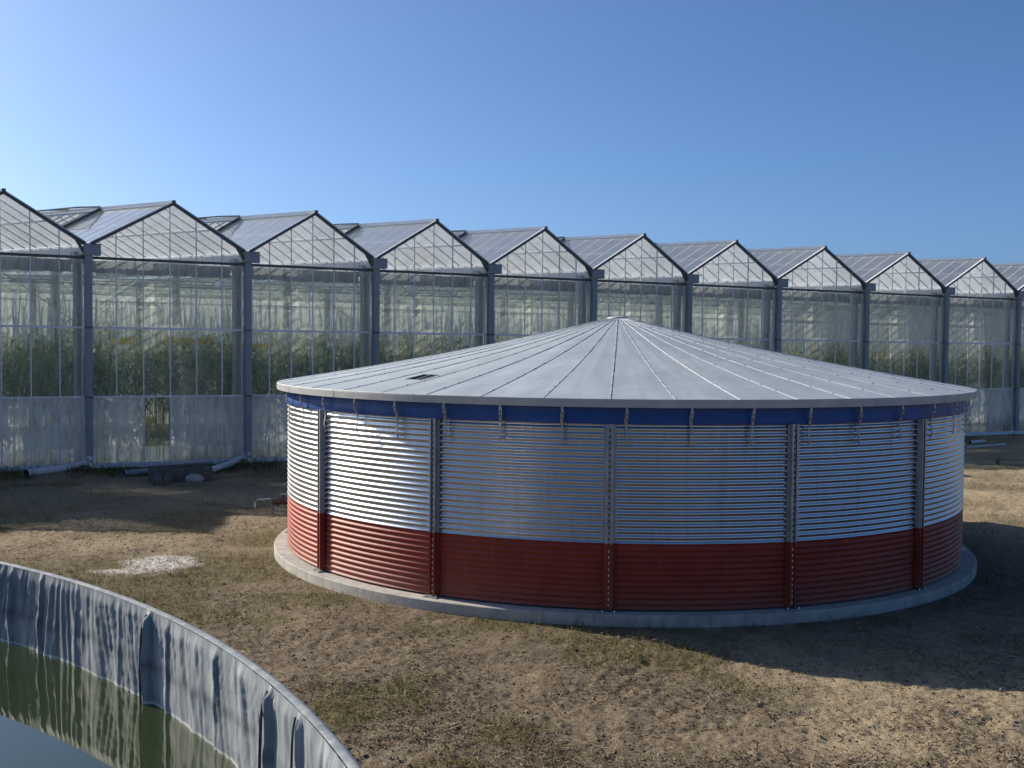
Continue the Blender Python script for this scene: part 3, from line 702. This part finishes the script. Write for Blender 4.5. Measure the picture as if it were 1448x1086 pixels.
for i, s in enumerate(S):
    g = MB()
    g.frame_box(W(s, .1, GUT - .17) + rdv * DEEP / 2, rdv * (DEEP / 2 + .1), wdv * .17, UP * .13)
    gu = g.build('gutter', M['white'], gh)
    e = MB(); e.frame_box(Wo(s + .12, 0, GUT - .14, .22), wdv * .30, WN * .20, UP * .20, 0)
    e.frame_box(Wo(s + .12, 0, GUT + .07, .22), wdv * .315, WN * .215, UP * .012, 1)
    e.bar(Wo(s - .42, 0, GUT + .22, .16), Wo(s - .12, 0, GUT - .28, .16), .10, .16, up=WN, mi=1)
    e.build('gutter_box', [M['pipe'], M['dark']], gu)
    d = MB(); d.bar(Wo(s + .0, 0, .22, .19), Wo(s, 0, GUT - .3, .19), .25, .20, up=WN)
    for z in (R1, R2): d.frame_box(Wo(s, 0, z, .19), wdv * .135, WN * .11, UP * .03, 1)
    d.build('downpipe', [M['pipe'], M['dark']], gh)
    for t in (.42, 12.5, 24):
        c = MB()
        for sgn in (-1, 1): c.bar(W(s - .12 + sgn * .10, t, .0), W(s - .12 + sgn * .10, t, GUT - .3), .03, .22, up=rdv)
        c.bar(W(s - .12, t, .0), W(s - .12, t, GUT - .3), .17, .03, up=rdv)
        if t < 1: c.frame_box(W(s - .02, t, GUT - .42), wdv * .28, rdv * .14, UP * .24)
        c.build('column', M['column'], gh)
    if i % 1 == 0:
        c = MB(); c.bar(Wo(s - .22, 0, RB, .02), Wo(s - .22, 0, R3, .02), .04, .06, up=WN); c.build('wall_post', M['alu'], gh)
# back and side walls of diffusing sheet, inner floor
b = MB(); fr = MB()
nb = 40
for i in range(nb):
    xa, xb = S[0] + (S[-1] - S[0]) * i / nb, S[0] + (S[-1] - S[0]) * (i + 1) / nb
    b.quad(W(xa, DEEP, 0), W(xb, DEEP, 0), W(xb, DEEP, GUT), W(xa, DEEP, GUT))
    fr.bar(W(xa, DEEP - .06, 0), W(xa, DEEP - .06, GUT), .06, .06, up=rdv)
bw = b.build('back_wall', M['glass_back'], gh); fr.build('wall_frame', M['column'], bw)
for sx in (S[0], S[-1]):
    b = MB(); b.quad(W(sx, 0, 0), W(sx, DEEP, 0), W(sx, DEEP, GUT - .3), W(sx, 0, GUT - .3)); b.build('side_wall', M['glass_back'], gh)
b = MB(); b.quad(Wo(S[0], 0, .03, -.05), Wo(S[-1], 0, .03, -.05), W(S[-1], DEEP, .03), W(S[0], DEEP, .03))
tag(b.build('greenhouse_floor', M['floorcloth'], loc=(GP[0], GP[1], 0)), kind='structure')

# crop inside: strap leaved tall plants
def crop(name, n, t0, t1, s0, s1, per, hmin, hmax, llen, wid, seed, flower):
    r = np.random.default_rng(seed)
    ps = s0 + (s1 - s0) * r.random(n); pt = t0 + (t1 - t0) * r.random(n); ph = hmin + (hmax - hmin) * r.random(n)
    ph += .8 * (fbm(ps * .9, pt * .5, 3, 7) - .5) + np.where(r.random(n) < .14, .7 * r.random(n), 0)
    s = np.repeat(ps, per); t = np.repeat(pt, per); h = np.repeat(ph, per); m = len(s)
    f = r.random(m) ** .8; z = 2.0 + (h - 2.0) * f
    a = r.random(m) * 2 * np.pi; d = np.stack([np.cos(a), np.sin(a)], -1)
    ll = llen * (.55 + .8 * r.random(m)); ww = wid * (.6 + .8 * r.random(m))
    base = np.stack([s * wd[0] + t * rd[0] + r.normal(0, .06, m), s * wd[1] + t * rd[1] + r.normal(0, .06, m), z + SLOPE * s], -1)
    rise = .25 + 1.0 * r.random(m); drop = .5 + 1.1 * r.random(m)
    side = np.stack([-d[:, 1], d[:, 0], (r.random(m) - .5) * .8], -1)
    rows = []
    for k, u in enumerate((0, .3, .62, 1.)):
        c = base.copy(); c[:, :2] += d * (ll * u * .8)[:, None]; c[:, 2] += ll * (rise * u - drop * u * u)
        w_ = (ww * (.5, 1, .8, .12)[k] / 2)[:, None] * side
        rows += [c - w_, c + w_]
    V = np.stack(rows, 1).reshape(-1, 3); b = np.arange(m)[:, None] * 8
    Fq = np.concatenate([b + np.array([[2 * k, 2 * k + 1, 2 * k + 3, 2 * k + 2]]) for k in range(3)])
    # bare lower stems down to the floor
    q = np.stack([ps * wd[0] + pt * rd[0], ps * wd[1] + pt * rd[1], SLOPE * ps], -1); e_ = np.array([wd[0], wd[1], 0]) * .014; up2 = np.array([0, 0, 1.])
    SV = np.stack([q - e_, q + e_, q + e_ + up2 * .8, q - e_ + up2 * .8, q + e_ * 1.5 + up2 * 1.6, q - e_ * .5 + up2 * 1.6, q + e_ + up2 * 2.6, q - e_ + up2 * 2.6], 1).reshape(-1, 3)
    sb = np.arange(n)[:, None] * 8 + len(V)
    V = np.concatenate([V, SV]); Fq = np.concatenate([Fq] + [sb + np.array([c]) for c in ((0, 1, 2, 3), (3, 2, 4, 5), (5, 4, 6, 7))])
    tone = np.clip(.12 + .75 * f * r.random(m) + .1 * r.normal(0, 1, m) , 0, .95)
    if flower: tone = np.where((f > .86) & (r.random(m) < np.clip(.05 + .012 * s, .04, .42)), 1., tone)
    o = np_mesh(name, V, Fq, M['crop'], attrs={'tone': np.concatenate([np.repeat(tone, 8), np.full(n * 8, .3)])}, loc=(GP[0], GP[1], 0))
    tag(o, kind='stuff'); return o
crop('crop_plants', 800, .95, 2.2, -16, 62, 30, 4.0, 5.0, .66, .066, 11, True)
crop('crop_plants', 2300, 9.5, 24, -16, 62, 18, 4.3, 5.6, .85, .085, 12, True)
b = MB(); r = random.Random(5)
for i in range(2900):
    s = r.uniform(-16, 62); t = 1.0 + 17 * r.random() ** 1.3; z0 = r.uniform(4.4, 5.0)
    wv = r.choice((.012, .02, .02, .035)); q = W(s + r.uniform(-.12, .12), t, r.uniform(5.5, 6.7) + (.6 if r.random() < .2 else 0)); p_ = W(s, t, z0)
    if r.random() < .35:      # some hang slack and curl over their hook
        m_ = p_ * .4 + q * .6 + wdv * r.uniform(-.2, .2)
        b.bar(p_, m_, wv, wv, up=rdv); b.bar(m_, q, wv, wv, up=rdv)
    else: b.bar(p_, q, wv, wv, up=rdv)
tag(b.build('crop_strings', M['white'], loc=(GP[0], GP[1], 0)), kind='stuff')
for s, t, ln_, z, lab in ((1.7, 1.5, .9, 4.9, 'short yellow film strip above the crop, in the first whole greenhouse bay from the left'),
                          (3.9, 1.7, 1.9, 4.93, 'long yellow film strip above the crop just left of the second downpipe'),
                          (6.4, 1.5, 1.7, 4.72, 'yellow film strip above the crop just right of the second downpipe'),
                          (11.9, 1.4, 1.1, 4.8, 'yellow film strip above the crop right of the third downpipe, over the tank roof'),
                          (2.25, .9, .75, 1.75, 'low yellow film strip behind the one clear pane of the whitewashed row')):
    y_ = MB(); nn = 12
    for i in range(nn):
        xa, xb = s + ln_ * i / nn, s + ln_ * (i + 1) / nn; sg = lambda q: -.05 * math.sin(math.pi * q / nn)
        y_.frame_box((W(xa, t, z + sg(i)) + W(xb, t, z + sg(i + 1))) / 2, wdv * ln_ / nn / 2, rdv * .004, UP * .13)
    zz_ = 7.1 if z > 3 else 2.6
    y_.bar(W(s, t, z), W(s, t, zz_), .012, .012); y_.bar(W(s + ln_, t, z), W(s + ln_, t, zz_), .012, .012)
    tag(y_.build('yellow_strip', M['yellow'], loc=(GP[0], GP[1], 0)), lab, 'insect trap', 'yellow film strips above the crop')

# ------------------------------------------------------------------ small things on the ground
def gpt(px, py, z=0.):
    """point on the ground that the photograph shows at (px, py)"""
    c, s = math.cos(.0081), math.sin(.0081); a_, b_ = px - 724, py - 543
    u, v = c * a_ + s * b_, -s * a_ + c * b_
    ct, st = math.cos(pitch), math.sin(pitch)
    d = np.array([u, F * ct - v * st, -v * ct - F * st])
    k = (z - 5) / d[2]; return np.array([0, 0, 5.]) + d * k
def gz(p, dz=0.): return np.array([p[0], p[1], float(ground_z(np.array([p[0]]), np.array([p[1]]))[0]) + dz])
def pipe_thing(name, pts, r, mat, label, cat, elbow=None, group=None):
    o = pts[0]; e = empty(name, tuple(o), label, cat, group)
    n = 14; b = MB(); P = [p - o for p in pts]
    b.tube(P, r, n, 0, cap=False); b.tube(P[::-1], r * .88, n, 1, cap=False)
    b.tube([P[0], P[0] + (P[1] - P[0]) * .04], r * 1.06, n, 0, cap=False)
    d0 = (P[1] - P[0]) / np.linalg.norm(P[1] - P[0])
    b.add([P[0] + d0 * .25 + q for q in ([0, 0, 0],)], [], 0)
    b.build('pipe', [mat, M['slot']], e, smooth=True)
    if elbow is not None:
        b = MB(); b.tube([p - o for p in elbow], r * 1.08, n, 0); b.build('elbow', mat, e, smooth=True)
    return e
def foot(s, o): return np.array([GP[0], GP[1], 0]) + Wo(s, 0, .25, o)
f0 = foot(0, .19); m0 = gz(gpt(37, 676), .16)
pipe_thing('drain_pipe', [m0, m0 * .5 + (f0 - [0, 0, .06]) * .5 + [0, 0, -.03], f0 - [0.35, .1, .06], f0 - [0, 0, .03]], .13, M['pvc'], 'white drain pipe bent from the leftmost downpipe along the wall foot', 'pipe', [f0 - [.3, .08, .06], f0 - [.06, .02, .05], f0 + [0, 0, .05], f0 + [0, 0, .25]], 'white drain pipes at the wall foot')
f1 = foot(6.05, .19); m1 = gz(gpt(296, 667), .15)
pipe_thing('drain_pipe', [m1, m1 * .5 + (f1 - [0, 0, .06]) * .5, f1 - [.35, .12, .05], f1 - [0, 0, .03]], .12, M['pvc'], 'shorter white drain pipe at the second downpipe, beside the dark trough', 'pipe', [f1 - [.3, .1, .06], f1 - [.06, .02, .05], f1 + [0, 0, .05], f1 + [0, 0, .2]], 'white drain pipes at the wall foot')
# dark trough, scrap pipe, pale stone between the two drains
p, q = gz(gpt(216, 681), .0), gz(gpt(300, 676), .0); dv = (q - p); dv[2] = 0; LN = np.linalg.norm(dv); dv /= LN; nv = np.array([-dv[1], dv[0], 0])
tg = empty('trough', tuple(p), 'dark concrete trough lying at the wall foot between the two drain pipes', 'trough')
b = MB()
for off, hh in ((0, .42), (.55, .50)): b.frame_box(dv * LN / 2 + nv * off + UP * hh / 2, dv * LN / 2, nv * .06, UP * hh / 2)
for e_ in (.06, LN - .06): b.frame_box(dv * e_ + nv * .275 + UP * .2, dv * .05, nv * .214, UP * .19)
b.frame_box(dv * LN / 2 + nv * .275 + UP * .04, dv * (LN / 2 - .112), nv * .214, UP * .04)
b.build('basin', M['darkblock'], tg)
b = MB(); b.tube([dv * -.3 + UP * .5 + nv * .55, dv * (LN + .2) + UP * .55 + nv * .55], .045, 10); b.build('edge_pipe', M['pvc_grey'], tg)
p, q = gz(gpt(176, 672), .12), gz(gpt(212, 670), .14)
pipe_thing('scrap_pipe', [p, p * .5 + q * .5, q], .11, M['pvc_grey'], 'short grey pipe offcut left of the dark trough', 'pipe')
b = MB(); p = gz(gpt(222, 684), .1)
for i, (dx, dy, sx) in enumerate(((0, 0, .22), (.3, .1, .16))):
    b.tube([np.array([dx, dy, -.1]), np.array([dx + .02, dy, .12]), np.array([dx + .05, dy, .3])], [sx, sx * .9, sx * .3], 7)
tag(b.build('rock', M['darkblock'], loc=tuple(p)), 'two dark rocks heaped against the left end of the trough', 'rock')
nla, nlo = 12, 20; V = []
for i in range(nla):
    th = math.pi * i / (nla - 1)
    for j in range(nlo):
        ph = 2 * math.pi * j / nlo; rr_ = 1 + .25 * (fbm(np.array([math.cos(ph) * 1.5 + 5]), np.array([math.sin(ph) * 1.5 + th]), 2, 3)[0] - .5)
        V.append((.33 * rr_ * math.sin(th) * math.cos(ph), .25 * rr_ * math.sin(th) * math.sin(ph), .2 * rr_ * math.cos(th)))
p = gz(gpt(275, 681), .08)
tag(grid_mesh('stone', np.array(V).reshape(nla, nlo, 3), M['stone'], closed=True, loc=tuple(p)), 'pale rounded stone in front of the dark trough', 'stone')
for (a_, b_, r_, lab) in (((1366, 627), (1422, 624), .05, 'long thin white pipe lying along the wall foot right of the tank'), ((1372, 620), (1392, 619), .09, 'short pale pipe behind the long thin one, right of the tank')):
    p, q = gz(gpt(*a_), .09), gz(gpt(*b_), .12)
    pipe_thing('loose_pipe', [p, p * .5 + q * .5, q], r_, M['pvc'], lab, 'pipe')
# valve and stub pipe by the left flank of the tank
p = gz(gpt(386, 725))
vl = empty('valve', tuple(p), 'small rusty outlet valve on a stub pipe by the left flank of the tank', 'valve')
k = .0178
b = MB(); b.tube([(-.05, 0, .33), (.75, .25, .33)], .085, 12); b.tube([(.1, .05, .33), (.16, .07, .33)], .14, 12); b.tube([(.4, .13, .33), (.46, .15, .33)], .14, 12); b.tube([(.28, .09, .3), (.28, .09, .52)], .05, 10); b.build('body', M['rust'], vl)
b = MB(); b.tube([(.18, .06, .54), (.42, .14, .55), (.62, .2, .58)], .016, 6); b.build('lever', M['bright'], vl)
b = MB(); b.bar((-.02, 0, -.05), (-.02, 0, .42), .05, .05); b.build('stand', M['pipe'], vl)
b = MB(); b.tube([(-.06, 0, .42), (-.3, -.03, .40), (-.42, -.05, .40), (-.52, -.06, .30), (-.5, -.06, .18)], .026, 8); b.build('hose', M['bright'], vl)
# dead weed beside the right flank of the tank
p = gz(gpt(1411, 657)); b = MB(); r = random.Random(3)
for i in range(26):
    a_ = r.uniform(0, 6.28); h = r.uniform(.15, .5); l = r.uniform(.1, .4)
    b.tube([(0, 0, -.02), (math.cos(a_) * l * .4, math.sin(a_) * l * .4, h * .7), (math.cos(a_) * l, math.sin(a_) * l, h)], [.012, .009, .003], 5)
tag(b.build('dead_weed', surf('dry_stalk', (.16, .13, .09), (.3, .25, .18), 8, .8), loc=tuple(p)), 'small dry weed on the edge of the shade right of the tank', 'weed')
